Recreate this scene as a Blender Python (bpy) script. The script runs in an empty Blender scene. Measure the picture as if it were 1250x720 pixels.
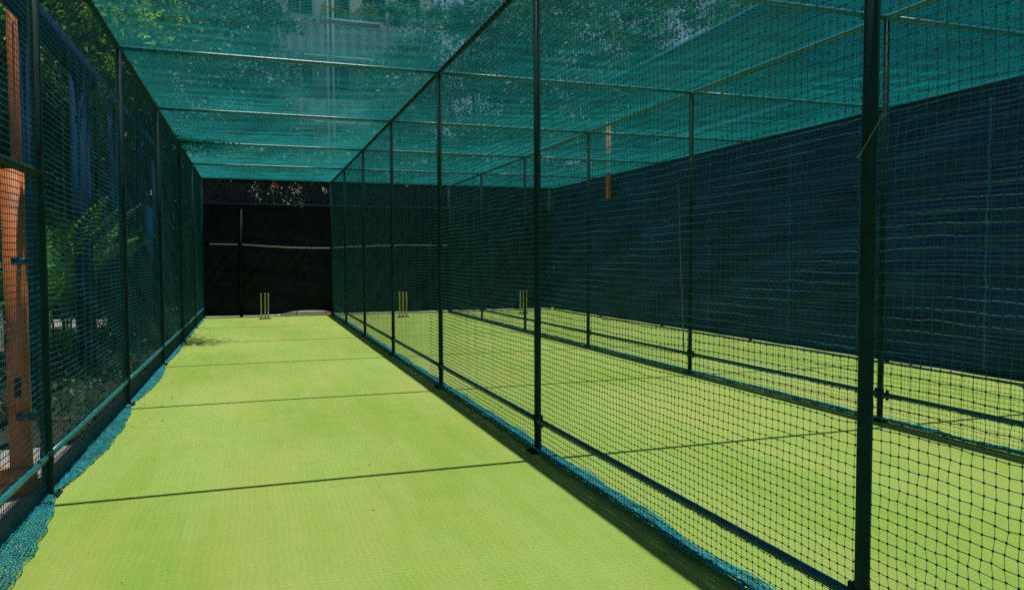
import bpy, math
import numpy as np
rng = np.random.default_rng(7)
sc = bpy.context.scene
COL = sc.collection
PI = math.pi

# ------------------------------------------------------------------ measured layout (metres)
XL, XD, XE, XF = -1.36, 2.23, 5.86, 9.37      # planes of the four long fences
ZR = 3.94                                      # height of the cage
PY0, PS = 9.34, 3.46                           # post positions along the lane
POSTS = [PY0 + PS * k for k in range(-3, 5)]   # -1.04 ... 23.18
YA, YB = POSTS[0], POSTS[-1]
RZ = 0.27                                      # bottom rail

# ------------------------------------------------------------------ materials
def new_mat(name):
    m = bpy.data.materials.new(name); m.use_nodes = True
    nt = m.node_tree
    return m, nt, nt.nodes['Principled BSDF']

def mat(name, col, rough=.6, metal=0., var=.25, scale=8., bump=0., bscale=40., spec=.5, island=False, trans=0., stretch=(1, 1, 1), detail=5., dirt=None):
    m, nt, b = new_mat(name)
    N, L = nt.nodes, nt.links
    b.inputs['Roughness'].default_value = rough
    b.inputs['Metallic'].default_value = metal
    b.inputs['Specular IOR Level'].default_value = spec
    tc = N.new('ShaderNodeTexCoord'); mp = N.new('ShaderNodeMapping'); mp.inputs['Scale'].default_value = stretch
    L.new(tc.outputs['Object'], mp.inputs['Vector'])
    no = N.new('ShaderNodeTexNoise'); no.inputs['Scale'].default_value = scale; no.inputs['Detail'].default_value = detail
    L.new(mp.outputs[0], no.inputs['Vector'])
    rp = N.new('ShaderNodeValToRGB')
    c = np.array(col)
    rp.color_ramp.elements[0].position = .3; rp.color_ramp.elements[1].position = .72
    rp.color_ramp.elements[0].color = (*np.clip(c * (1 - var), 0, 1), 1)
    rp.color_ramp.elements[1].color = (*np.clip(c * (1 + var), 0, 1), 1)
    L.new(no.outputs['Fac'], rp.inputs['Fac'])
    out = rp.outputs['Color']
    if island:
        g = N.new('ShaderNodeNewGeometry'); r2 = N.new('ShaderNodeValToRGB')
        r2.color_ramp.elements[0].color = (.45, .5, .6, 1); r2.color_ramp.elements[1].color = (1.7, 1.6, 1.0, 1)
        L.new(g.outputs['Random Per Island'], r2.inputs['Fac'])
        mx = N.new('ShaderNodeMix'); mx.data_type = 'RGBA'; mx.blend_type = 'MULTIPLY'; mx.inputs['Factor'].default_value = 1
        mx.clamp_result = False
        L.new(out, mx.inputs[6]); L.new(r2.outputs['Color'], mx.inputs[7]); out = mx.outputs[2]
    if dirt is not None:
        dcol, dscale, damt = dirt
        n2 = N.new('ShaderNodeTexNoise'); n2.inputs['Scale'].default_value = dscale; n2.inputs['Detail'].default_value = 8; n2.inputs['Roughness'].default_value = .65
        L.new(mp.outputs[0], n2.inputs['Vector'])
        mr = N.new('ShaderNodeMapRange'); mr.inputs['From Min'].default_value = .5; mr.inputs['From Max'].default_value = .7; mr.inputs['To Max'].default_value = damt
        L.new(n2.outputs['Fac'], mr.inputs['Value'])
        mx = N.new('ShaderNodeMix'); mx.data_type = 'RGBA'
        L.new(mr.outputs[0], mx.inputs['Factor']); L.new(out, mx.inputs[6]); mx.inputs[7].default_value = (*dcol, 1); out = mx.outputs[2]
    L.new(out, b.inputs['Base Color'])
    if bump:
        n3 = N.new('ShaderNodeTexNoise'); n3.inputs['Scale'].default_value = bscale; n3.inputs['Detail'].default_value = 4
        L.new(mp.outputs[0], n3.inputs['Vector'])
        bp = N.new('ShaderNodeBump'); bp.inputs['Strength'].default_value = bump; bp.inputs['Distance'].default_value = .02
        L.new(n3.outputs['Fac'], bp.inputs['Height']); L.new(bp.outputs[0], b.inputs['Normal'])
    if trans > 0:
        t = N.new('ShaderNodeBsdfTranslucent'); L.new(out, t.inputs['Color'])
        ms = N.new('ShaderNodeMixShader'); ms.inputs[0].default_value = trans
        L.new(b.outputs[0], ms.inputs[1]); L.new(t.outputs[0], ms.inputs[2])
        L.new(ms.outputs[0], N['Material Output'].inputs['Surface'])
    return m

M = {}
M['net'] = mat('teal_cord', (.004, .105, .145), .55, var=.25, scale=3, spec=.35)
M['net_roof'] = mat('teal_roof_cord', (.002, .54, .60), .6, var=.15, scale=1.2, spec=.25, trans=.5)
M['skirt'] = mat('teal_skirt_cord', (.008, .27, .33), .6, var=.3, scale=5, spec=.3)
M['post'] = mat('dark_green_paint', (.004, .034, .031), .68, spec=.12, var=.3, scale=6, bump=.08, bscale=60, dirt=((.012, .035, .03), 9, .5))
M['rail'] = mat('navy_green_paint', (.006, .075, .125), .42, spec=.3, var=.25, scale=5, bump=.06, dirt=((.02, .05, .05), 14, .5))
M['rail_teal'] = mat('bright_teal_paint', (.010, .20, .23), .38, var=.2, scale=5, bump=.06, dirt=((.02, .09, .09), 14, .6))
M['lacing'] = mat('pale_teal_lacing', (.03, .26, .29), .6, var=.3)
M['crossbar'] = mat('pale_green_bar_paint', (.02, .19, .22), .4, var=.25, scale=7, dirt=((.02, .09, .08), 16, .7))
M['litter'] = mat('dry_leaf_litter', (.16, .15, .06), .8, var=.4, scale=3, island=True)
M['shade_ground'] = mat('shade_dark_ground', (.022, .020, .015), .95, var=.5, scale=6, bump=.6, bscale=25, dirt=((.06, .055, .045), 20, .8))  # shade put into the colour of the ground strip outside the left net
M['steel'] = mat('galvanised_clamp', (.05, .08, .085), .45, .4, var=.3)
M['cloth_navy'] = mat('navy_shade_cloth', (.003, .036, .135), .75, var=.5, scale=1.2, bump=.35, bscale=9, spec=.25, stretch=(1, .5, 1.6), dirt=((.002, .018, .036), .55, .85))
M['cloth_black'] = mat('black_shade_cloth', (.005, .007, .018), .6, var=.6, scale=1.5, bump=.4, bscale=7, spec=.2)
M['show_through_strip'] = mat('show_through_blue', (.008, .085, .25), .7)  # colour of the added strips for frames showing through the cloth
M['stump_wood'] = mat('ash_wood', (.55, .50, .30), .5, var=.15, scale=20)
M['stump_yellow'] = mat('yellow_plastic', (.80, .64, .03), .4, var=.1)
M['stump_base'] = mat('black_rubber_base', (.02, .02, .02), .7)
M['rope'] = mat('white_rope', (.62, .6, .62), .8, var=.2, scale=30)
M['rope_dim'] = mat('grey_green_cord', (.13, .19, .17), .8, var=.3, scale=30)
M['orange'] = mat('terracotta_paint', (.62, .165, .028), .6, var=.2, scale=4, bump=.1, dirt=((.16, .05, .02), 6, .6))
M['blue'] = mat('blue_steel_paint', (.004, .036, .115), .8, spec=.08, var=.2, scale=3)
M['blue_plate'] = mat('blue_latch_paint', (.01, .04, .11), .4)
M['white_paint'] = mat('white_paint', (.7, .72, .72), .5)
M['dark'] = mat('dark_cavity', (.01, .01, .01), .8)
M['bark'] = mat('bark', (.045, .038, .03), .9, var=.4, scale=12, bump=.6, bscale=18, stretch=(1, 1, .25))
M['leaf'] = mat('leaf_dark_green', (.028, .085, .022), .5, var=.35, scale=.6, island=True, trans=.35)
M['leaf_teal'] = mat('leaf_blue_green', (.030, .125, .085), .5, spec=.4, var=.6, scale=.8, island=True, trans=.4)
M['leaf_bright'] = mat('leaf_fresh_green', (.17, .34, .03), .45, var=.5, scale=1.1, island=True, trans=.6)
M['palm'] = mat('palm_green', (.12, .36, .09), .45, var=.4, scale=2, island=True, trans=.3)
M['flower'] = mat('red_petal', (.65, .03, .03), .6, var=.2, trans=.3)
M['pale_leaf'] = mat('pale_leaf', (.30, .38, .28), .5, var=.3, trans=.3, island=True)
M['yellow_leaf'] = mat('yellow_leaf', (.36, .36, .05), .5, var=.3, island=True, trans=.3)
M['paving'] = mat('concrete_paving', (.30, .30, .28), .85, var=.2, scale=1.5, bump=.2, bscale=30, dirt=((.10, .10, .09), 1.3, .8))
M['sunlit_paving'] = mat('sunlit_paving_tone', (.62, .55, .58), .8, var=.15)  # sunlight on the paving put into a pale base colour
M['plaster_blue'] = mat('blue_grey_cladding', (.025, .12, .22), .9, spec=.05, var=.15, scale=.7, dirt=((.025, .11, .18), .8, .6))
M['plaster_brown'] = mat('brown_green_render', (.008, .021, .018), .95, spec=.0, var=.3, scale=.6, dirt=((.01, .02, .018), .9, .7))
M['plaster_pale'] = mat('pale_grey_render', (.17, .25, .26), .85, var=.2, scale=.4, dirt=((.10, .14, .14), .5, .7))
M['metal_pale'] = mat('pale_corrugated_sheet', (.50, .58, .60), .5, var=.15, scale=.5, dirt=((.16, .18, .17), .6, .5))
M['glass'] = mat('dark_window_glass', (.015, .022, .028), .12, var=.2)
M['plaster_dark'] = mat('dark_boundary_render', (.03, .045, .05), .9, var=.3, scale=.8)

def turf_mat():
    m, nt, b = new_mat('artificial_turf'); N, L = nt.nodes, nt.links
    b.inputs['Roughness'].default_value = .85; b.inputs['Specular IOR Level'].default_value = .2
    tc = N.new('ShaderNodeTexCoord')
    def noise(scale, detail, stretch, rough=.5):
        mp = N.new('ShaderNodeMapping'); mp.inputs['Scale'].default_value = stretch
        L.new(tc.outputs['Object'], mp.inputs['Vector'])
        n = N.new('ShaderNodeTexNoise'); n.inputs['Scale'].default_value = scale; n.inputs['Detail'].default_value = detail
        n.inputs['Roughness'].default_value = rough
        L.new(mp.outputs[0], n.inputs['Vector']); return n.outputs['Fac']
    def mix(f, a, c, blend='MIX'):
        x = N.new('ShaderNodeMix'); x.data_type = 'RGBA'; x.blend_type = blend
        if isinstance(f, float): x.inputs[0].default_value = f
        else: L.new(f, x.inputs[0])
        for s, v in ((6, a), (7, c)):
            if isinstance(v, tuple): x.inputs[s].default_value = (*v, 1)
            else: L.new(v, x.inputs[s])
        return x.outputs[2]
    def rng_(v, a, b_, c=0., d=1.):
        r = N.new('ShaderNodeMapRange'); r.inputs['From Min'].default_value = a; r.inputs['From Max'].default_value = b_
        r.inputs['To Min'].default_value = c; r.inputs['To Max'].default_value = d
        L.new(v, r.inputs['Value']); return r.outputs[0]
    big = rng_(noise(.55, 3, (1, .45, 1)), .38, .66)
    c = mix(big, (.225, .360, .052), (.325, .445, .110))
    c = mix(rng_(noise(9, 4, (1, .12, 1)), .4, .7, 0, .30), c, (.40, .47, .15))      # combed streaks along the lane
    c = mix(rng_(noise(120, 2, (1, 1, 1), .7), .35, .75, 0, .55), c, (.15, .27, .03))  # tufts
    c = mix(rng_(noise(260, 2, (1, .5, 1), .7), .58, .75, 0, .5), c, (.46, .52, .18))
    c = mix(rng_(noise(2.6, 6, (1, .6, 1), .7), .60, .76, 0, .30), c, (.21, .27, .06))   # worn, dusty patches
    c = mix(rng_(noise(38, 2, (1, .8, 1), .5), .70, .80, 0, .55), c, (.12, .19, .04))     # ball marks
    c = mix(rng_(noise(.9, 4, (1.3, .3, 1), .6), .46, .70, 0, .55), c, (.33, .37, .085))  # sun-faded, trodden tracks
    L.new(c, b.inputs['Base Color'])
    bp = N.new('ShaderNodeBump'); bp.inputs['Strength'].default_value = .5; bp.inputs['Distance'].default_value = .008
    L.new(noise(170, 3, (1, .7, 1), .7), bp.inputs['Height'])
    b2 = N.new('ShaderNodeBump'); b2.inputs['Strength'].default_value = .35; b2.inputs['Distance'].default_value = .02
    L.new(noise(7, 4, (1, .6, 1), .6), b2.inputs['Height']); L.new(b2.outputs[0], bp.inputs['Normal'])
    L.new(bp.outputs[0], b.inputs['Normal'])
    return m
M['turf'] = turf_mat()

# ------------------------------------------------------------------ geometry helpers
class G:
    """collects vertices and faces in world coordinates"""
    def __init__(s): s.v = []; s.f = []; s.n = 0
    def add(s, v, f):
        v = np.asarray(v, float).reshape(-1, 3); f = np.asarray(f, int)
        s.v.append(v); s.f.append(f + s.n); s.n += len(v); return s
    def box(s, x0, x1, y0, y1, z0, z1):
        v = [(x, y, z) for z in (z0, z1) for x, y in ((x0, y0), (x1, y0), (x1, y1), (x0, y1))]
        return s.add(v, [(0, 3, 2, 1), (4, 5, 6, 7), (0, 1, 5, 4), (1, 2, 6, 5), (2, 3, 7, 6), (3, 0, 4, 7)])
    def strands(s, P, r, sides=4, axis=None):
        """P (n, m, 3): n parallel strands of m nodes, thickness r, main axis 0/1/2"""
        P = np.asarray(P, float); n, m, _ = P.shape
        if axis is None: axis = int(np.abs(P[:, -1] - P[:, 0]).sum(0).argmax())
        a, b = [np.eye(3)[(axis + k) % 3] for k in (1, 2)]
        t = np.arange(sides) / sides * 2 * PI
        off = np.cos(t)[:, None] * a + np.sin(t)[:, None] * b
        V = P[:, :, None, :] + off * r
        idx = np.arange(n * m * sides).reshape(n, m, sides)
        i2 = np.roll(idx, -1, 2)
        F = np.stack([idx[:, :-1], i2[:, :-1], i2[:, 1:], idx[:, 1:]], -1).reshape(-1, 4)
        return s.add(V.reshape(-1, 3), F)
    def tube(s, pts, rad, sides=12):
        """tapered tube along any path, closed ends"""
        pts = np.asarray(pts, float); m = len(pts); rad = np.broadcast_to(rad, m)
        T = np.gradient(pts, axis=0); T /= np.linalg.norm(T, axis=1)[:, None] + 1e-9
        ref = np.array([0, 0, 1.]) if abs(T[0, 2]) < .8 else np.array([1., 0, 0])
        A = np.cross(T, ref); A /= np.linalg.norm(A, axis=1)[:, None] + 1e-9
        B = np.cross(T, A)
        t = np.arange(sides) / sides * 2 * PI
        V = pts[:, None] + rad[:, None, None] * (np.cos(t)[None, :, None] * A[:, None] + np.sin(t)[None, :, None] * B[:, None])
        idx = np.arange(m * sides).reshape(m, sides); i2 = np.roll(idx, -1, 1)
        F = np.stack([idx[:-1], idx[1:], i2[1:], i2[:-1]], -1).reshape(-1, 4)
        V = np.concatenate([V.reshape(-1, 3), pts[[0]], pts[[-1]]])
        c0, c1 = m * sides, m * sides + 1
        F2 = [(idx[0, k], i2[0, k], c0, c0) for k in range(sides)] + [(i2[-1, k], idx[-1, k], c1, c1) for k in range(sides)]
        return s.add(V, np.concatenate([F, np.array(F2)]))
    def knots(s, C, r):
        C = np.asarray(C, float).reshape(-1, 3)
        o = np.array([(1, 0, 0), (-1, 0, 0), (0, 1, 0), (0, -1, 0), (0, 0, 1), (0, 0, -1)]) * r
        V = (C[:, None] + o).reshape(-1, 3)
        f = np.array([(0, 2, 4, 4), (2, 1, 4, 4), (1, 3, 4, 4), (3, 0, 4, 4), (2, 0, 5, 5), (1, 2, 5, 5), (3, 1, 5, 5), (0, 3, 5, 5)])
        F = (np.arange(len(C))[:, None, None] * 6 + f).reshape(-1, 4)
        return s.add(V, F)
    def sheet(s, P):
        P = np.asarray(P, float); n, m, _ = P.shape
        idx = np.arange(n * m).reshape(n, m)
        F = np.stack([idx[:-1, :-1], idx[1:, :-1], idx[1:, 1:], idx[:-1, 1:]], -1).reshape(-1, 4)
        return s.add(P.reshape(-1, 3), F)

WLOC = {}
def link(name, g, m, parent=None, origin=None, smooth=True):
    V = np.concatenate(g.v); F = np.concatenate(g.f)
    if origin is None:
        origin = WLOC[parent.name] if parent else np.array([(V[:, 0].min() + V[:, 0].max()) / 2, (V[:, 1].min() + V[:, 1].max()) / 2, V[:, 2].min()])
    origin = np.array(origin, float)
    V = V - origin
    tri = F[:, 2] == F[:, 3]
    lens = np.where(tri, 3, 4)
    keep = np.ones(F.shape, bool); keep[tri, 3] = False
    me = bpy.data.meshes.new(name)
    me.vertices.add(len(V)); me.vertices.foreach_set('co', V.astype(np.float32).ravel())
    loops = F[keep]
    me.loops.add(len(loops)); me.loops.foreach_set('vertex_index', loops.astype(np.int32))
    me.polygons.add(len(F))
    me.polygons.foreach_set('loop_start', np.concatenate([[0], np.cumsum(lens)[:-1]]).astype(np.int32))
    me.update(calc_edges=True); me.validate()
    if smooth: me.polygons.foreach_set('use_smooth', np.ones(len(me.polygons), bool))
    me.materials.append(m)
    o = bpy.data.objects.new(name, me); COL.objects.link(o)
    WLOC[o.name] = origin
    if parent is not None:
        o.parent = parent; o.location = origin - WLOC[parent.name]
    else: o.location = origin
    return o

def thing(name, label, cat, loc, group=None):
    o = bpy.data.objects.new(name, None); COL.objects.link(o)
    o.location = loc; WLOC[o.name] = np.array(loc, float); o.empty_display_size = .2
    return tag(o, label, cat, group)
def tag(o, label, cat, group=None):
    o['label'] = label; o['category'] = cat
    if group: o['group'] = group
    return o
def copy_part(o, parent, wloc):
    """copy a part and its sub-parts to a new world place"""
    c = o.copy(); COL.objects.link(c); c.parent = parent
    WLOC[c.name] = np.array(wloc, float); c.location = WLOC[c.name] - WLOC[parent.name]
    for ch in list(o.children):
        d = ch.copy(); COL.objects.link(d); d.parent = c
    return c

def wave(x, seed, amp, lmin, lmax, n=6):
    r = np.random.default_rng(seed); o = np.zeros_like(np.asarray(x, float))
    for k in range(n):
        l = lmin * (lmax / lmin) ** r.random()
        o = o + np.sin(x * 2 * PI / l + r.random() * 6.28) * r.uniform(.4, 1)
    return o * amp / n ** .5

# ------------------------------------------------------------------ ground
g = G(); g.box(-260, 260, -160, 420, -.35, -.03)
o = link('ground', g, M['paving'], smooth=False); o['kind'] = 'structure'
ys = np.linspace(-6, 23.45, 200); xs = np.linspace(-1.48, 9.46, 60)
XX, YY = np.meshgrid(xs, ys, indexing='ij')
ZZ = .004 * np.sin(YY * 1.7 + XX) * np.sin(XX * 2.1) * 0 + wave(YY, 3, .002, .8, 3) * np.cos(XX * 1.3)
g = G(); g.sheet(np.stack([XX, YY, ZZ], -1))
E = [(-1.48, -6), (9.46, -6), (9.46, 23.45), (-1.48, 23.45)]
for a, b_ in zip(E, E[1:] + E[:1]):
    g.add([(a[0], a[1], -.004), (b_[0], b_[1], -.004), (b_[0], b_[1], -.04), (a[0], a[1], -.04)], [(0, 3, 2, 1)])
o = link('turf', g, M['turf']); o['kind'] = 'structure'

# ------------------------------------------------------------------ fence pieces
def helix(p0, axis, length, rad, pitch, seed=0):
    n = int(length / pitch * 10)
    t = np.linspace(0, 1, n); ph = t * length / pitch * 2 * PI + wave(t * length, seed, .9, .4, 2)
    P = np.zeros((n, 3)) + np.array(p0); P[:, axis] += t * length
    a, b_ = (axis + 1) % 3, (axis + 2) % 3
    P[:, a] += rad * np.cos(ph); P[:, b_] += rad * np.sin(ph)
    return P

def post_mesh(x, y, parent, r=.035, top=ZR, name='post'):
    g = G(); g.tube([(x, y, 0.0), (x, y, .02), (x, y, top * .5), (x, y, top + .035)], r, 20)
    p = link(name, g, M['post'], parent, (x, y, 0))
    g = G(); g.box(x - .075, x + .075, y - .075, y + .075, 0, .012)
    for dx in (-.055, .055):
        for dy in (-.055, .055): g.tube([(x + dx, y + dy, .010), (x + dx, y + dy, .028)], .009, 6)
    link('base_plate', g, M['post'], p, (x, y, 0), smooth=False)
    g = G(); g.tube([(x, y, RZ - .045), (x, y, RZ + .045)], r + .006, 20)
    for s in (-1, 1):
        g.tube([(x + .02 * s, y + s * .045, RZ - .03), (x + .02 * s, y + s * .07, RZ - .03)], .010, 8)
        g.box(x - .006, x + .006, y + s * .07 - .035, y + s * .07 + .0, RZ - .05, RZ + .05)
    link('clamp', g, M['post'], p, (x, y, 0))
    return p

def fence_net(X, y0, y1, z0, z1, seed, r_row, r_col, knot_y=None, cell=.0425, belly=.035, hole=None):
    ny = int(round((y1 - y0) / cell)); nz = int(round((z1 - z0) / cell))
    Y = np.linspace(y0, y1, ny + 1); Z = np.linspace(z0, z1, nz + 1)
    YY, ZZ = np.meshgrid(Y, Z, indexing='ij')
    t = (YY - POSTS[0]) / PS
    span = np.abs(np.sin(PI * t))                      # zero at every post
    hz = (ZZ - z0) / (z1 - z0)
    rs = np.random.default_rng(seed)
    side = rs.uniform(-1, 1, 20)
    pi_ = np.clip(np.floor(t).astype(int), 0, 19)
    dx = belly * span * (side[pi_]) * np.sin(PI * hz) + wave(YY, seed, .006, .25, 1.4) * np.sin(PI * hz) + wave(ZZ + YY * .3, seed + 5, .004, .3, 1.)
    dz = -.035 * span * hz * (1 - .5 * hz) + wave(YY, seed + 1, .0045, .30, 1.8) * np.sin(PI * np.clip(hz, 0, 1)) ** .5 + wave(YY * 1.0 + ZZ * 2.3, seed + 9, .002, .10, .35)
    dy = wave(ZZ, seed + 2, .006, .3, 1.5) * np.sin(PI * hz) + wave(ZZ + YY * .8, seed + 12, .0022, .12, .35)
    jit = rs.normal(0, .0013, (2,) + YY.shape)
    P = np.stack([X + dx, YY + dy + jit[0], ZZ + dz + jit[1]], -1)
    P[:, 0, 2] = np.maximum(P[:, 0, 2], .012)
    g = G()
    g.strands(np.swapaxes(P, 0, 1), r_row, 4, 1)       # rows along y
    g.strands(P, r_col, 4, 2)                          # columns
    if knot_y is not None:
        g.knots(P[Y < knot_y], .0066)
    return g

def rail(p0, p1, r, m, parent, name, sides=16):
    g = G(); p0 = np.array(p0, float); p1 = np.array(p1, float)
    g.tube([p0 + (p1 - p0) * t for t in (0, .25, .5, .75, 1)], r, sides)
    return link(name, g, m, parent, tuple(p0))

def skirt(X, prof, layers, seed, y0=YA, y1=YB, dens=.038):
    """surplus net folded on the turf: prof(y) -> (x of inner edge, x of outer edge)"""
    g = G(); Y = np.arange(y0, y1, dens)
    for L_ in range(layers):
        nr = 11
        t = np.linspace(0, 1, nr)[None, :]; YY = Y[:, None] + 0 * t
        xi, xo = prof(Y); xi = xi[:, None]; xo = xo[:, None]
        fold = np.clip(t + wave(YY, seed + L_, .09, .3, 1.5) + .10 * L_ * (1 - t), 0, 1.06)
        x = xi + (xo - xi) * fold + wave(YY + t * .2, seed + 3 * L_, .006, .08, .3)
        hgt = .012 + .030 * np.abs(wave(YY + t * .35, seed + 7 * L_ + 1, .8, .12, .7)) * (1 - .6 * t) + .010 * L_
        z = np.maximum(hgt * .75, .006) + .05 * np.clip(.25 - t, 0, 1) * 2
        y = YY + wave(t * 1.0 + YY, seed + L_ * 5 + 2, .02, .15, .8)
        P = np.stack([x, y, z], -1)
        g.strands(np.swapaxes(P, 0, 1), .0030, 3, 1)
        g.strands(P, .0026, 3, 0)
    return g

def scallop(y, amp_list):
    t = (y - POSTS[0]) / PS; k = np.clip(np.floor(t).astype(int), 0, len(amp_list) - 1)
    return np.array(amp_list)[k] * np.sin(PI * (t - np.floor(t))) ** .55

def build_fence(X, label, seed, left=False, knot_y=9.5):
    f = thing('net_fence', label, 'fence', (X, POSTS[3], 0), 'net fences between the practice lanes')
    p0 = post_mesh(X, POSTS[3], f, .036 if left else .0285)
    for k, y in enumerate(POSTS):
        if k in (3,): continue
        copy_part(p0, f, (X, y - (.11 if (k == 1 and X == XD) else 0), 0))
    mt = M['rail_teal'] if left else M['rail']
    for k in range(len(POSTS) - 1):                    # one pipe per bay
        q = lambda i: POSTS[i] - (.11 if (i == 1 and X == XD) else 0)
        rail((X, q(k) + .03, RZ), (X, q(k + 1) - .03, RZ), .0215, mt, f, 'bottom_rail')
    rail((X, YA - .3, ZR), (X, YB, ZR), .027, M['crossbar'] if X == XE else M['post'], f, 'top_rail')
    link('net', fence_net(X + .045 * (1 if left else -1) * 0, YA, YB, .03, ZR - .02, seed, .0020 if left else .0016, (.0018 if left else .00125), knot_y), M['net'], f)
    g = G()
    for k in range(len(POSTS) - 1):
        g.strands(helix((X, POSTS[k] + .08, RZ), 1, PS - .16, .029, .16, seed + k)[None], .0018, 3, 1)
    g.strands(helix((X, YA, ZR), 1, YB - YA, .033, .12, seed + 77)[None], .002, 3, 1)
    link('lacing', g, M['lacing'], f)
    if left:
        A = [.17, .20, .15, .13, .08, .05, .05]
        pr = lambda y: (np.full_like(y, X - .05), X + .0 + scallop(y, A))
    else:
        pr = lambda y: (X - .055 + wave(y, seed, .012, .6, 2.5), X + .10 + wave(y, seed + 1, .02, .5, 2.5))
    link('net_skirt', skirt(X, pr, 2, seed), M['skirt'], f)
    return f

build_fence(XL, 'dark green net fence with bright teal lower rail, along the trees and palms', 11, left=True, knot_y=9)
build_fence(XD, 'tall net fence nearest the camera dividing the open lane from the middle lane', 23, knot_y=10)
build_fence(XE, 'net fence beyond the first divider, standing in front of the navy cloth', 37, knot_y=8)

# gate lintel with its thick short post outside the left fence
fl = bpy.data.objects['net_fence']
rail((XL, POSTS[0], 2.19), (XL, POSTS[2] - .036, 2.19), .028, M['post'], fl, 'middle_rail')

# far right fence: shade cloth from turf to roof height
f = thing('cloth_fence', 'long navy shade cloth fence closing the far right side of the lanes', 'fence', (XF, POSTS[3], 0))
g = G(); g.tube([(XF + .05, POSTS[3], 0), (XF + .05, POSTS[3], 2), (XF + .05, POSTS[3], ZR)], .035, 16)
pp = link('post', g, M['post'], f, (XF + .05, POSTS[3], 0))
for k, y in enumerate(POSTS):
    if k != 3: copy_part(pp, f, (XF + .05, y, 0))
rail((XF + .04, YA - .3, ZR), (XF + .04, YB, ZR), .027, M['post'], f, 'top_rail')
def cloth_sheet(axis, c, a0, a1, z0, z1, seed, amp=.03, na=520, nz=70, top_wave=.015, sgn=1):
    A = np.linspace(a0, a1, na); Z = np.linspace(0, 1, nz)
    AA, ZT = np.meshgrid(A, Z, indexing='ij')
    top = z1 + wave(AA, seed, top_wave, .8, 3.5); bot = z0 + wave(AA, seed + 1, top_wave * .3, .8, 3)
    ZZ = bot + (top - bot) * ZT
    d = wave(ZZ + AA * .12, seed + 2, amp * .8, .25, .9, 8) + wave(AA + ZZ * .3, seed + 3, amp, .5, 2.5) + wave(AA * 1.3 - ZZ * .9, seed + 4, amp * .35, .15, .5)
    d *= (.35 + .65 * np.sin(PI * np.clip(ZT, .02, .98)))
    if axis == 'x': P = np.stack([c + d, AA, ZZ], -1)
    else: P = np.stack([AA, c + d, ZZ], -1)
    g = G(); g.sheet(P)
    off = np.array([.004, 0, 0]) if axis == 'x' else np.array([0, .004, 0])
    g.sheet(P[:, ::-1] + off)
    return g, P
g, P = cloth_sheet('x', XF - .02, YA, YB, .02, ZR - .04, 50, .022, nz=90, top_wave=.022)
cl = link('shade_cloth', g, M['cloth_navy'], f)
for y in (5.9, 7.62, 9.9, 11.6, 14.2, 17.1, 20.0):     # added strips standing in for door frames seen through the cloth
    i = int((y - YA) / (YB - YA) * (P.shape[0] - 1))
    q = P[i, 2:-3].copy(); q[:, 0] -= .008
    g = G(); g.sheet(np.stack([q - [0, .022, 0], q + [0, .022, 0]], 0)); g.sheet(np.stack([q + [.003, .022, 0], q - [-.003, .022, 0]], 0))
    link('show_through_strip', g, M['show_through_strip'], f)
    
# end screen, y = YB
f = thing('end_screen', 'black cloth end screen closing all three lanes behind the stumps', 'screen', (XL, YB + .05, 0))
hem = lambda x: .035 + .10 / (1 + np.exp(-(x - .9) * 9)) / (1 + np.exp((x - 2.15) * 14))
g, P = cloth_sheet('y', YB + .10, XL - .1, XF, hem(np.linspace(XL - .1, XF, 320))[:, None], 3.22, 71, .03, na=320, nz=60, top_wave=.03)
link('screen_cloth', g, M['cloth_black'], f)
for x in (XL, XD, XE, XF - .1):
    g = G(); g.tube([(x, YB + .16, 0), (x, YB + .16, 2), (x, YB + .16, ZR)], .03, 12)
    link('post', g, M['post'], f, (x, YB + .16, 0))
g, P = cloth_sheet('y', YB + .42, XL - .1, XF, 3.0, 3.92, 73, .02, na=200, nz=20, top_wave=.03)
link('gap_shade_sheet', g, M['cloth_black'], f)  # added black sheet, stands in for the darkness in the gap above the screen
g = G(); g.tube([(-.35, YB + .0, 0), (-.34, YB, 1.6), (-.30, YB + .0, 3.24)], .045, 12); link('post', g, M['cloth_black'], f, (-.35, YB, 0))
rail((XL, YB + .03, 3.24), (XF, YB + .03, 3.24), .025, M['post'], f, 'upper_rail')
rail((XL, YB, ZR), (XF, YB, ZR), .025, M['post'], f, 'top_rail')
g = G()
xs_ = np.linspace(XL, XF, 240); zs_ = np.linspace(3.24, ZR, 16)
A_, B_ = np.meshgrid(xs_, zs_, indexing='ij'); P = np.stack([A_, YB + 0 * A_ + .02, B_], -1)
g.strands(np.swapaxes(P, 0, 1), .0009, 3, 0); g.strands(P, .0009, 3, 2)
link('net', g, M['net'], f)
t = np.linspace(0, 1, 60)
def sag_rope(x0, x1, z0, z1, s): return np.stack([x0 + (x1 - x0) * t, YB - .02 + 0 * t, z0 + (z1 - z0) * t - s * np.sin(PI * t)], -1)
g = G(); g.tube(sag_rope(-1.17, -.42, 2.10, 2.09, .0), .016, 8)
g.tube(sag_rope(-.30, 2.18, 2.09, 1.99, .03), .016, 8)
g.tube(sag_rope(2.28, 5.8, 2.0, 2.08, -.04), .014, 8)
tag(link('rope', g, M['rope'], None), 'white rope slung across the black end screen above the stumps', 'rope')
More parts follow.
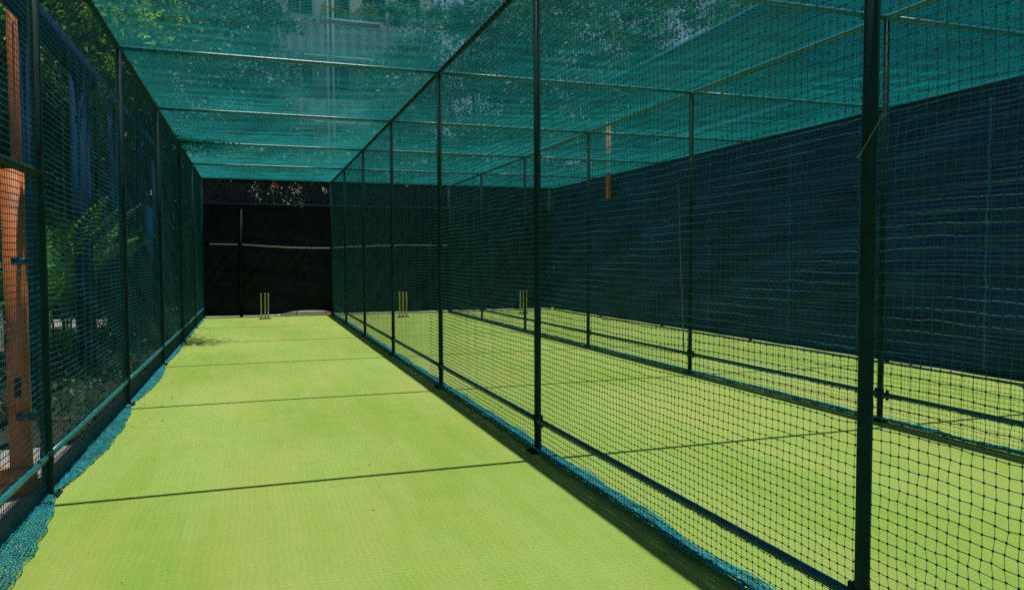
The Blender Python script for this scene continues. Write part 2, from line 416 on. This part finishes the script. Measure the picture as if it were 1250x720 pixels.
# ------------------------------------------------------------------ roof
f = thing('net_roof', 'teal net roof on green crossbars stretched over all the lanes', 'net roof', (XL, POSTS[3], ZR))
cell = .038
ny = int((YB - YA) / cell); nx = int((XF - XL) / cell)
Y = np.linspace(YA, YB, ny + 1); X = np.linspace(XL, XF, nx + 1)
XX, YY = np.meshgrid(X, Y, indexing='ij')
t = (YY - POSTS[0]) / PS; u_ = (XX - XL) / 3.6
side = np.abs(np.sin(PI * t)) * np.abs(np.sin(PI * u_)) ** .6
ZZ = ZR + .030 - .075 * side + wave(XX + YY * .3, 91, .008, .4, 2) * side + wave(YY + XX * .2, 92, .008, .4, 2) * side
P = np.stack([XX + wave(YY, 93, .012, .4, 2) * side, YY + wave(XX, 94, .014, .4, 2.5) * side + wave(YY, 95, .012, .25, .9), ZZ], -1)
g = G()
sx = np.unique(np.r_[np.arange(0, nx + 1, 3), nx]); sy = np.unique(np.r_[np.arange(0, ny + 1, 3), ny])
g.strands(np.swapaxes(P[sx], 0, 1), .00165, 4, 0)
g.strands(P[:, sy], .00125, 4, 1)
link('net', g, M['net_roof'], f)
bar = None
lac = G()
for k, y in enumerate(POSTS[:-1]):
    for j, (a, b_) in enumerate(((XL, XD), (XD, XE), (XE, XF))):
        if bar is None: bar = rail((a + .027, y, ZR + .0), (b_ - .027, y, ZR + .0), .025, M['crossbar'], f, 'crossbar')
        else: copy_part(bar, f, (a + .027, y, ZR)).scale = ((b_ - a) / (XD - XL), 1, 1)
        lac.strands(helix((a + .06, y, ZR), 0, b_ - a - .12, .031, .13, k * 3 + j)[None], .0022, 3, 0)
link('lacing', lac, M['lacing'], f)

# ------------------------------------------------------------------ stumps
def stumps(x, y, label, m, dx=(-.098, 0, .098), lean=(0, 0, 0)):
    s = thing('cricket_stumps', label, 'cricket stumps', (x, y, 0), 'stumps standing at the end of each lane')
    for d, l in zip(dx, lean):
        zz = np.array([0.02, .10, .40, .64, .655, .665, .69, .70, .712]); rr = np.array([.0165, .0175, .0175, .0175, .0185, .015, .0185, .018, .011])
        g = G(); g.tube(np.stack([x + d + zz * l, y + 0 * zz, zz], -1), rr, 12)
        link('stump', g, m, s, (x + d, y, 0))
    g = G()
    n = 20; a = np.linspace(0, 2 * PI, n, endpoint=False)
    for r0, z0, z1 in ((.17, 0, .018), (.155, .018, .030)):
        c = np.stack([x + np.sign(np.cos(a)) * np.abs(np.cos(a)) ** .5 * r0, y + np.sign(np.sin(a)) * np.abs(np.sin(a)) ** .5 * .06], -1)
        V = np.r_[np.c_[c, np.full(n, z0)], np.c_[c, np.full(n, z1)], [[x, y, z1]]]
        i = np.arange(n); j = (i + 1) % n
        g.add(V, np.r_[np.c_[i, j, j + n, i + n], np.c_[i + n, j + n, np.full(n, 2 * n), np.full(n, 2 * n)]])
    link('base', g, M['stump_base'], s, (x, y, 0), smooth=False)
stumps(.28, 22.1, 'pale wooden cricket stumps in the open lane before the black screen', M['stump_wood'], (-.095, .01, .085), (0, 0, .02))
stumps(4.02, 21.4, 'yellow cricket stumps in the middle lane, just beyond the divider net', M['stump_yellow'])
stumps(7.66, 21.4, 'yellow cricket stumps in the farthest lane, partly behind a fence post', M['stump_yellow'])

# ------------------------------------------------------------------ cords
g = G(); g.tube([(5.80, 9.60, 2.74), (5.81, 9.57, 2.4), (5.80, 9.53, 1.9), (5.81, 9.50, 1.3), (5.80, 9.44, .8), (5.80, 9.40, .30)], .009, 6)
tag(link('hanging_cord', g, M['rope_dim']), 'pale cord hanging down the second divider net beside a post', 'cord')
g = G(); tt = np.linspace(0, 1, 14)
g.tube(np.stack([XD - .045 + 0 * tt, 2.20 + .11 * tt, 2.13 - .13 * tt + 0 * tt], -1), .0018, 6)
g.tube([(XD - .043, 2.31, 2.00), (XD - .05, 2.32, 1.985), (XD - .04, 2.33, 1.99)], .004, 6)
tag(link('tie_cord', g, M['rope_dim']), 'thin pale tie cord knotted to the thick post nearest the camera', 'cord')
g = G(); g.box(XF - .20, XF - .09, 18.80, 18.92, 3.27, 5.35)
tag(link('wooden_batten', g, M['orange'], smooth=False), 'orange batten rising above the top edge of the navy cloth', 'batten')
g = G(); g.box(.75, 2.35, 23.9, 24.15, -.03, .12)  # added pale block, stands in for sunlit paving beyond the hem
tag(link('sunlit_paving_block', g, M['sunlit_paving'], smooth=False), 'pale added block standing in for sunlit paving under the hem of the black screen', 'kerb block')

# ------------------------------------------------------------------ left side: pillar, blue frame
f = thing('gate_pillar', 'terracotta orange gate pillar outside the left net beside the first post', 'pillar', (-1.62, 6.2, 0))
g = G(); g.box(-1.63, -1.50, 6.06, 6.12, -.03, 2.24); link('shaft', g, M['orange'], f, (-1.62, 6.2, 0), smooth=False)
g = G(); g.box(-1.72, -1.47, 6.02, 6.16, -.03, .06); g.box(-1.69, -1.48, 6.04, 6.14, .06, .16); link('plinth', g, M['orange'], f, (-1.62, 6.2, 0), smooth=False)
for z in (1.60, .52):
    g = G(); g.box(-1.575, -1.44, 6.04, 6.058, z - .02, z + .03); g.tube([(-1.56, 6.042, z), (-1.56, 6.032, z)], .006, 8); g.tube([(-1.47, 6.042, z), (-1.47, 6.032, z)], .006, 8)
    link('hinge', g, M['blue_plate'], f, (-1.55, 6.3, z), smooth=False)
g = G(); g.box(-1.585, -1.545, 6.052, 6.058, .66, .79); link('slot', g, M['dark'], f, (-1.55, 6.3, .6), smooth=False)
g = G(); g.box(-1.655, -1.633, 6.03, 6.05, .99, 1.28); g.tube([(-1.645, 6.03, 1.02), (-1.645, 5.99, 1.04), (-1.645, 5.99, 1.24), (-1.645, 6.03, 1.26)], .008, 8)
link('handle', g, M['white_paint'], f, (-1.69, 6.07, 1.0))
f = thing('blue_frame', 'blue painted steel shelter frame standing beyond the left net', 'shelter frame', (-2.2, 11.7, 0))
g = G(); g.box(-2.28, -2.12, 5.0, 23.0, 4.12, 4.38); link('beam', g, M['blue'], f, (-2.2, 5, 4.1), smooth=False)
pb = None
for y in (9.2, 11.75, 14.6, 17.4, 20.4):
    if pb is None:
        g = G(); g.box(-2.25, -2.15, y - .09, y + .09, -.03, 4.12); pb = link('post', g, M['blue'], f, (-2.2, y, 0), smooth=False)
    else: copy_part(pb, f, (-2.2, y, 0)).scale = (2.0, 1.25, 1)
g = G(); g.box(-2.36, -2.31, 14.3, 23.0, 0.05, 2.9); link('cladding_panel', g, M['blue'], f, (-2.2, 14.3, 0), smooth=False)
g = G(); g.box(-2.43, -2.34, 9.42, 9.52, 0, 5.6); g.box(-2.45, -2.32, 9.40, 9.54, 5.6, 5.66)
tag(link('brick_column', g, M['orange'], smooth=False), 'slim brick red column rising behind the blue shelter frame', 'column')

# ------------------------------------------------------------------ vegetation
def leaves(C, size, seed, droop=.3, aspect=.5):
    """one folded leaf (two triangles pairs) per centre"""
    r = np.random.default_rng(seed); n = len(C)
    d = r.normal(size=(n, 3)); d[:, 2] -= droop; d /= np.linalg.norm(d, axis=1)[:, None]
    up = r.normal(size=(n, 3)) * .6 + [0, 0, 1.]; s = np.cross(d, up); s /= np.linalg.norm(s, axis=1)[:, None] + 1e-6
    nn = np.cross(s, d)
    L_ = size * r.uniform(.6, 1.3, n)[:, None]; Wd = L_ * aspect
    V = np.stack([C - d * L_ / 2, C + s * Wd / 2 + nn * Wd * .22 - d * L_ * .05, C + d * L_ / 2, C - s * Wd / 2 + nn * Wd * .22 - d * L_ * .05], 1)
    F = np.arange(n)[:, None] * 4 + np.array([[0, 1, 2, 3]])
    F = np.concatenate([np.c_[F[:, 0], F[:, 1], F[:, 2], F[:, 2]], np.c_[F[:, 0], F[:, 2], F[:, 3], F[:, 3]]])
    g = G(); g.add(V.reshape(-1, 3), F); return g

def tree(x, y, h, crad, label, seed, m='leaf_teal', n=9000, leaf=.17, cz=None, czr=None, trunk_r=.16, group=None, clumps=46, centre=None, clump_r=.62, name='tree'):
    r = np.random.default_rng(seed)
    f = thing(name, label, 'tree', (x, y, -.03), group)
    cz = cz if cz is not None else h * .66; czr = czr if czr is not None else h - cz
    cx, cy = centre if centre else (x, y)
    q = r.normal(size=(clumps, 3)); q /= np.linalg.norm(q, axis=1)[:, None]; q *= r.uniform(.35, 1., (clumps, 1)) ** .6
    C = np.array([cx, cy, cz]) + q * [crad, crad, czr]
    # trunk and limbs
    fork = np.array([x + (cx - x) * .4, y + (cy - y) * .4, max(cz - czr * .75, 1.6)])
    g = G(); tz = np.linspace(0, 1, 8)
    base = np.array([x, y, -.03])
    path = base + (fork - base) * tz[:, None] + np.stack([wave(tz * 3, seed, .07, 1, 4), wave(tz * 3, seed + 1, .07, 1, 4), 0 * tz], -1) * tz[:, None]
    g.tube(path, trunk_r * (1.25 - .55 * tz), 10); end = path[-1]
    link('trunk', g, M['bark'], f, (x, y, -.03))
    g = G()
    for c in C[:: max(1, clumps // 16)]:
        mid = (end + c) / 2 + r.normal(0, .25, 3)
        k = np.linspace(0, 1, 7)[:, None]
        g.tube((1 - k) ** 2 * end + 2 * k * (1 - k) * mid + k ** 2 * c, trunk_r * np.linspace(.5, .06, 7), 6)
    link('limbs', g, M['bark'], f, (x, y, -.03))
    w = r.uniform(.5, 1.5, clumps); w /= w.sum()
    idx = r.choice(clumps, n, p=w); rad = r.uniform(.6, 1.4, clumps) * clump_r
    dd = r.normal(size=(n, 3)) * rad[idx][:, None] * [.62, .62, .38]
    P = C[idx] + dd
    link('crown', leaves(P, leaf, seed + 3), M[m], f, (x, y, -.03))
    return f

BG = 'trees standing beyond the far end of the lanes'
tree(-2.7, 27.8, 12.5, 3.1, 'dense blue green tree beyond the end screen, left of the pale building', 101, n=24000, cz=7.8, leaf=.19, group=BG, clumps=110)
tree(.1, 31, 14.5, 1.9, 'tall tree rising behind the end screen in line with the open lane', 102, n=20000, cz=9.0, leaf=.2, group=BG, clumps=90)
tree(9.3, 31.5, 14.5, 3.8, 'broad tree right of the pale building, crown filling the roof net', 103, n=30000, cz=8.6, leaf=.2, group=BG, clumps=150)
tree(13.2, 34, 16.5, 4.2, 'round tree behind the middle lane, next to the brown building corner', 104, n=30000, cz=9.6, leaf=.21, group=BG, clumps=150)
tree(18.5, 40, 19.5, 5.0, 'high tree showing over the far end of the brown building roof', 105, n=26000, cz=12.4, leaf=.25, group=BG, clumps=130)
tree(26, 41, 21, 5.6, 'high tree showing above the middle of the brown building roof', 106, n=26000, cz=13.6, leaf=.26, group=BG, clumps=130)
tree(34.5, 44, 22, 6, 'tree above the near part of the brown building roof, farthest right', 107, n=20000, cz=15, leaf=.28, group=BG, clumps=110)
tree(4.3, 29.5, 6.4, 2.2, 'low bushy tree between taller trees below the pale building', 108, n=14000, cz=4.6, leaf=.17, group=BG, clumps=70)
tree(-6.3, 31, 14, 4.0, 'big spreading tree at the far left corner beyond the screen', 109, n=28000, cz=8.6, leaf=.2, group=BG, clumps=140)
tree(7.6, 41, 15.5, 1.7, 'slender tree partly covering the front of the pale building', 110, n=12000, cz=10., leaf=.2, group=BG, clumps=60)
BL = 'trees along the outside of the left net'
tree(-4.2, 16.6, 9.2, 2.1, 'fresh green tree leaning over the left net behind the palms', 121, 'leaf_bright', n=15000, leaf=.15, cz=6.4, group=BL, clump_r=.36, clumps=60, centre=(-3.5, 16.0))
tree(-3.9, 12.8, 6.6, 1.25, 'small tree with sunlit yellow green sprays hanging over the blue beam', 127, 'leaf_bright', n=4200, leaf=.13, cz=5.1, czr=1.1, trunk_r=.07, group=BL, clump_r=.30, clumps=34, centre=(-2.65, 12.6))
tree(-5.9, 19.5, 10.5, 2.9, 'leafy dark tree standing behind the fresh green tree', 122, 'leaf', n=24000, leaf=.15, cz=6.2, czr=4.8, group=BL, clump_r=.55, clumps=90)
tree(-3.4, 18.2, 8.0, 2.4, 'tree whose low branches overhang the turf edge near the end screen', 123, 'leaf', n=22000, leaf=.12, cz=5.9, group=BL, clump_r=.5, centre=(-3.15, 17.2))
tree(-6.5, 6.5, 10.5, 3.0, 'dark tree in the shade nearest the camera beyond the gate', 124, 'leaf_teal', n=18000, leaf=.15, cz=5.8, czr=4.8, group=BL, clumps=90)
tree(-9.5, 24, 13.5, 4.6, 'large dark tree far behind the blue shelter frame', 125, 'leaf_teal', n=28000, leaf=.2, cz=7.4, group=BL, clumps=130)
tree(-6.0, 12.3, 9.5, 2.6, 'dark bushy tree behind the palms against the boundary wall', 126, 'leaf_teal', n=24000, leaf=.14, cz=4.6, czr=4.5, group=BL, clumps=110)

def palm(x, y, h, label, seed, n=11):
    r = np.random.default_rng(seed)
    f = thing('palm_plant', label, 'palm', (x, y, -.03), 'young palms beside the left net')
    st = G()
    for k in range(5):
        a = r.uniform(0, 6.28); b_ = .12 * r.random()
        st.tube([(x + b_ * math.cos(a), y + b_ * math.sin(a), -.03), (x + 2 * b_ * math.cos(a), y + 2 * b_ * math.sin(a), h * .35)], [.022, .014], 6)
    link('stems', st, M['palm'], f, (x, y, -.03))
    for k in range(n):
        g = G(); a = k / n * 6.28 + r.uniform(-.3, .3); L_ = h * r.uniform(.5, .72); e = r.uniform(1.1, 1.52)
        s = np.linspace(0, 1, 26); ang = e - s * r.uniform(.5, 1.1)
        ds = L_ / 25; hx = np.cumsum(np.cos(ang)) * ds; hz = np.cumsum(np.sin(ang)) * ds
        d = np.array([math.cos(a), math.sin(a), 0]); sd = np.array([-d[1], d[0], 0])
        z0 = h * r.uniform(.2, .42)
        C = np.array([x, y, z0]) + hx[:, None] * d + hz[:, None] * [0, 0, 1]
        g.tube(C, np.linspace(.009, .002, 26), 5)
        for i in range(4, 26):
            for s_ in (-1, 1):
                l = .34 * math.sin(PI * (i / 26) ** .8) + .05
                t0 = C[i]; T = C[i] - C[i - 1]; T /= np.linalg.norm(T)
                tip = t0 + (sd * s_ * .8 + T * .55) * l + np.array([0, 0, -.25 * l]); w = T * .021
                mid = (t0 + tip) / 2 + np.array([0, 0, .02])
                g.add([t0 - w * .5, mid - w, tip, mid + w], [(0, 1, 2, 3)])
        link('frond', g, M['palm'], f, (x, y, -.03))
palm(-2.75, 11.7, 2.7, 'young palm nearest the gate pillar, seen through the left net', 201)
palm(-2.75, 13.2, 2.8, 'young palm just past the first one, fronds nearly touching it', 202)
palm(-2.8, 15.6, 3.0, 'young palm farther along, right of the wide blue post', 203)
palm(-3.4, 9.6, 1.7, 'small low palm with yellowish fronds near the orange pillar', 204, 9)

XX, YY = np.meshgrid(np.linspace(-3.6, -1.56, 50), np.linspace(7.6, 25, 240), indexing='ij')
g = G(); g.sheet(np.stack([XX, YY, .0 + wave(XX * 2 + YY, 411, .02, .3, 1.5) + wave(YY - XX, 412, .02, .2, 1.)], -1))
o = link('shade_strip', g, M['shade_ground']); o['kind'] = 'structure'  # dark strip added over the paving in place of tree shade
r = np.random.default_rng(44); n_ = 5200
C = np.stack([r.uniform(-3.5, -1.62, n_), r.uniform(7.8, 24.5, n_), r.uniform(.0, .30, n_) ** 1.0], -1)
C[:, 2] *= np.clip(wave(C[:, 1], 45, 1.2, .6, 3) + .6, .15, 1.6)
o = link('ground_cover', leaves(C, .09, 46), M['leaf']); tag(o, 'low leafy ground cover growing under the palms', 'ground cover'); o['kind'] = 'stuff'

def hedge(x0, x1, y0, y1, z1, n, label, seed, m='leaf', leaf=.12):
    r = np.random.default_rng(seed)
    f = thing('hedge', label, 'hedge', ((x0 + x1) / 2, (y0 + y1) / 2, -.03))
    P = r.uniform(size=(n, 3)) * [x1 - x0, y1 - y0, z1] + [x0, y0, 0]
    P[:, 2] *= 1 + .06 * np.sin(P[:, 0] * 2.1 + P[:, 1] * 1.3)
    link('foliage', leaves(P, leaf, seed), M[m], f)
    g = G()
    for _ in range(14):
        px, py = r.uniform(x0, x1), r.uniform(y0, y1)
        g.tube([(px, py, -.03), (px + r.normal(0, .1), py, z1 * .5), (px + r.normal(0, .2), py, z1 * .85)], [.04, .03, .012], 6)
    link('stems', g, M['bark'], f)
hedge(-8.8, 12, 24.9, 26.4, 4.9, 80000, 'dense dark hedge behind the black end screen', 301, 'leaf', .24)
hedge(-8.6, -7.2, 1, 27, 4.6, 70000, 'dark hedge against the boundary wall left of the palms', 302, 'leaf_teal', .23)

# flowering creeper peeping over the end screen
r = np.random.default_rng(5)
f = thing('flowering_creeper', 'creeper with red flower and pale leaves peeping over the black screen', 'creeper', (.5, YB + .5, 0))
C = []
for x, z, s, k in ((.12, 3.75, .10, 22), (.60, 3.72, .12, 20), (1.22, 3.70, .10, 30), (2.05, 3.72, .06, 22), (1.1, 3.38, .2, 26), (1.35, 3.3, .1, 14), (.15, 3.45, .08, 10)):
    C.append(np.array([x, YB + .24, z]) + r.normal(size=(k, 3)) * [s, .05, s])
link('leaves', leaves(np.concatenate(C), .075, 6), M['pale_leaf'], f)
g = G()
for x0 in (.12, .6, 1.2, 2.05):
    g.tube([(x0, YB + .3, -.03), (x0 + .05, YB + .3, 1.5), (x0 - .03, YB + .28, 3.0), (x0, YB + .25, 3.8)], [.012, .01, .008, .004], 6)
link('vines', g, M['bark'], f)
g = G()
for (fx, fz) in ((.62, 3.86), (.56, 3.80), (.68, 3.81)):
    for k in range(7):
        a = k * .9; d = np.array([math.cos(a), -.25, math.sin(a)]) * .06; s_ = np.array([-math.sin(a), 0, math.cos(a)]) * .028
        c = np.array([fx, YB + .20, fz]); g.add([c, c + d * .6 + s_, c + d, c + d * .6 - s_], [(0, 1, 2, 3)])
link('flower', g, M['flower'], f)

r = np.random.default_rng(77)
C = np.concatenate([np.c_[-1.28 + np.abs(r.normal(0, .28, 170)), r.uniform(8, 22.5, 170), np.full(170, .012)],
                    np.c_[r.uniform(-1.1, 9, 90), r.uniform(2.5, 23, 90), np.full(90, .012)]])
g = leaves(C, .035, 78, droop=0); V = g.v[0]; V[:, 2] = .006 + .012 * r.random(len(V))
o = link('leaf_litter', g, M['litter']); tag(o, 'small dry leaves scattered on the turf, thicker along the left edge', 'leaf litter'); o['kind'] = 'stuff'
# ------------------------------------------------------------------ buildings
def win(parent, axis, c, a0, a1, z0, z1, m='metal_pale', sgn=-1):
    """a framed window proud of a wall; sgn = outward direction along the axis"""
    fr = G(); t_ = .07; d0, d1 = sorted((c + sgn * .003, c + sgn * .08))
    def bx(g, a, b_, z, w, e0, e1):
        if axis == 'x': g.box(e0, e1, a, b_, z, w)
        else: g.box(a, b_, e0, e1, z, w)
    bx(fr, a0, a1, z0, z0 + t_, d0, d1); bx(fr, a0, a1, z1 - t_, z1, d0, d1)
    bx(fr, a0, a0 + t_, z0 + t_, z1 - t_, d0, d1); bx(fr, a1 - t_, a1, z0 + t_, z1 - t_, d0, d1)
    am = (a0 + a1) / 2; bx(fr, am - .025, am + .025, z0 + t_, z1 - t_, d0, d1)
    w = link('window', fr, M[m], parent, smooth=False)
    p = G(); e0, e1 = sorted((c + sgn * .01, c + sgn * .03)); bx(p, a0 + t_, a1 - t_, z0 + t_, z1 - t_, e0, e1)
    link('pane', p, M['glass'], w, smooth=False)

def corrugated(axis, c, a0, a1, z0, z1, pitch, amp, thick=.03):
    n = int((a1 - a0) / pitch * 6); A = np.linspace(a0, a1, n)
    prof = amp * np.clip(np.sin(A / pitch * 2 * PI) * 2, -1, 1)
    def P(off): 
        Z = np.array([z0, z1]); AA, ZZ = np.meshgrid(A, Z, indexing='ij'); D = c + prof[:, None] + off + 0 * ZZ
        return np.stack([D, AA, ZZ], -1) if axis == 'x' else np.stack([AA, D, ZZ], -1)
    g = G(); g.sheet(P(0)); g.sheet(P(thick)[:, ::-1]); return g

# corrugated shed close on the right
f = thing('clad_building', 'tall blue grey corrugated building close beyond the navy cloth', 'building', (17.5, 8.5, 0))
g = G(); g.box(13.06, 22, 1, 15.7, -.03, 13); link('wall', g, M['plaster_blue'], f, smooth=False)
link('cladding', corrugated('x', 13.0, 1.0, 15.7, 0, 12.9, .30, .025), M['plaster_blue'], f, smooth=False)
g = G(); g.box(12.85, 22.2, .8, 15.9, 13.0, 13.25); link('roof', g, M['plaster_brown'], f, smooth=False)
for z in (1.0, 9.2):
    for y in (3.0, 6.6): win(f, 'x', 12.965, y, y + 1.5, z + .2, z + 1.5, 'plaster_blue')
# brown building beyond it
f = thing('long_building', 'dark brown green building with a straight eave behind the far lane', 'building', (21, 26, 0))
g = G(); g.box(16, 27, 16.5, 34.8, -.03, 9.75); link('wall', g, M['plaster_brown'], f, smooth=False)
g = G(); g.box(15.75, 27.2, 16.4, 35.0, 9.755, 9.95); link('roof', g, M['plaster_blue'], f, smooth=False)
g = G(); g.box(15.90, 15.997, 16.5, 34.8, 6.3, 6.5); g.box(15.90, 15.997, 16.5, 34.8, 3.1, 3.3); link('string_course', g, M['plaster_blue'], f, smooth=False)
for z in (1.0, 3.9):
    for k in range(6): win(f, 'x', 16.0, 17.6 + k * 2.9, 19.0 + k * 2.9, z, z + 1.5, 'plaster_blue')
# pale apartment block far behind
f = thing('apartment_building', 'pale grey apartment block with ribbed parapets seen between the trees', 'building', (6.5, 52, 0))
g = G(); g.box(1.5, 11.0, 48.0, 58, -.03, 26); link('wall', g, M['plaster_pale'], f, smooth=False)
g = G(); g.box(1.3, 11.2, 47.8, 58.2, 26, 26.4); link('roof', g, M['plaster_pale'], f, smooth=False)
for z0, z1 in ((13.9, 15.7), (19.4, 20.8), (10.0, 11.3)):
    link('parapet', corrugated('y', 47.0, 1.6, 10.9, z0, z1, .62, .13), M['metal_pale'], f, smooth=False)
for z in (13.7, 19.2, 9.8):
    g = G(); g.box(1.6, 10.9, 46.95, 47.997, z, z + .18); link('balcony_slab', g, M['plaster_pale'], f, smooth=False)
for z in (16.4, 12.0, 21.6, 8.0, 4.5):
    for k in range(4): win(f, 'y', 48.0, 2.2 + k * 2.2, 3.7 + k * 2.2, z, z + 1.7)
g = G(); g.tube([(4.75, 46.9, -.03), (4.75, 46.9, 12), (4.75, 46.9, 25)], .07, 8); g.tube([(4.45, 46.9, -.03), (4.45, 46.9, 12), (4.45, 46.9, 25)], .07, 8)
link('downpipe', g, M['metal_pale'], f)
g = G(); g.box(4.0, 7.5, 46.65, 46.9, 15.72, 16.0)
f2 = thing('planter', 'planter of yellow green plants on the ledge of the pale block', 'planter', (5.7, 46.8, 15.72))
link('trough', g, M['plaster_pale'], f2, smooth=False)
r = np.random.default_rng(9); C = np.array([4.0, 46.75, 16.05]) + r.uniform(size=(700, 3)) * [3.5, .3, .8] * np.r_[1, 1, 1]
C[:, 2] += .35 * np.sin(C[:, 0] * 3)
link('foliage', leaves(C, .2, 10), M['yellow_leaf'], f2)
# boundary walls
g = G(); g.box(-9.3, -9.0, -8, 60, -.03, 4.2)
tag(link('boundary_wall', g, M['plaster_dark'], smooth=False), 'dark rendered boundary wall behind the left hedge and trees', 'wall')

# ------------------------------------------------------------------ light, sky, camera
sun_dir = np.array([.18, .25, 3.94]); sun_dir /= np.linalg.norm(sun_dir)
elev = math.asin(sun_dir[2]); az = math.atan2(sun_dir[0], sun_dir[1])       # from +Y towards +X
sd = bpy.data.lights.new('sun', 'SUN'); sd.energy = 4.6; sd.angle = math.radians(.55); sd.color = (1, .955, .87)
so = bpy.data.objects.new('sun', sd); COL.objects.link(so)
from mathutils import Vector, Matrix
so.rotation_euler = Vector(sun_dir).to_track_quat('Z', 'Y').to_euler()
so.location = (0, 0, 30)
w = bpy.data.worlds.new('World'); sc.world = w; w.use_nodes = True
nt = w.node_tree; bg = nt.nodes['Background']
sky = nt.nodes.new('ShaderNodeTexSky'); sky.sky_type = 'NISHITA'; sky.sun_disc = False
sky.sun_elevation = elev; sky.sun_rotation = az; sky.air_density = 1.2; sky.dust_density = .6; sky.ozone_density = 2.5
nt.links.new(sky.outputs[0], bg.inputs[0]); bg.inputs[1].default_value = .055

yaw, pitch, roll = .328732210, .0453393596, -.00333516770
cy, sy, cp, sp = math.cos(yaw), math.sin(yaw), math.cos(pitch), math.sin(pitch)
fw = np.array([sy * cp, cy * cp, -sp]); rt = np.array([cy, -sy, 0]); up = np.cross(rt, fw)
cr, sr = math.cos(roll), math.sin(roll)
rt, up = cr * rt + sr * up, -sr * rt + cr * up
cd = bpy.data.cameras.new('camera'); cam = bpy.data.objects.new('camera', cd); COL.objects.link(cam)
mw = Matrix(((rt[0], up[0], -fw[0], 0), (rt[1], up[1], -fw[1], 0), (rt[2], up[2], -fw[2], 1.6), (0, 0, 0, 1)))
cam.matrix_world = mw
cd.sensor_width = 36; cd.sensor_fit = 'HORIZONTAL'; cd.lens = 26.621; cd.clip_start = .05; cd.clip_end = 900
sc.camera = cam
vs = sc.view_settings; vs.view_transform = 'Standard'; vs.look = 'None'; vs.gamma = 1; vs.use_curve_mapping = False; vs.exposure = .08
sc.render.engine = 'CYCLES'; sc.cycles.max_bounces = 8; sc.cycles.diffuse_bounces = 3; sc.cycles.use_denoising = False
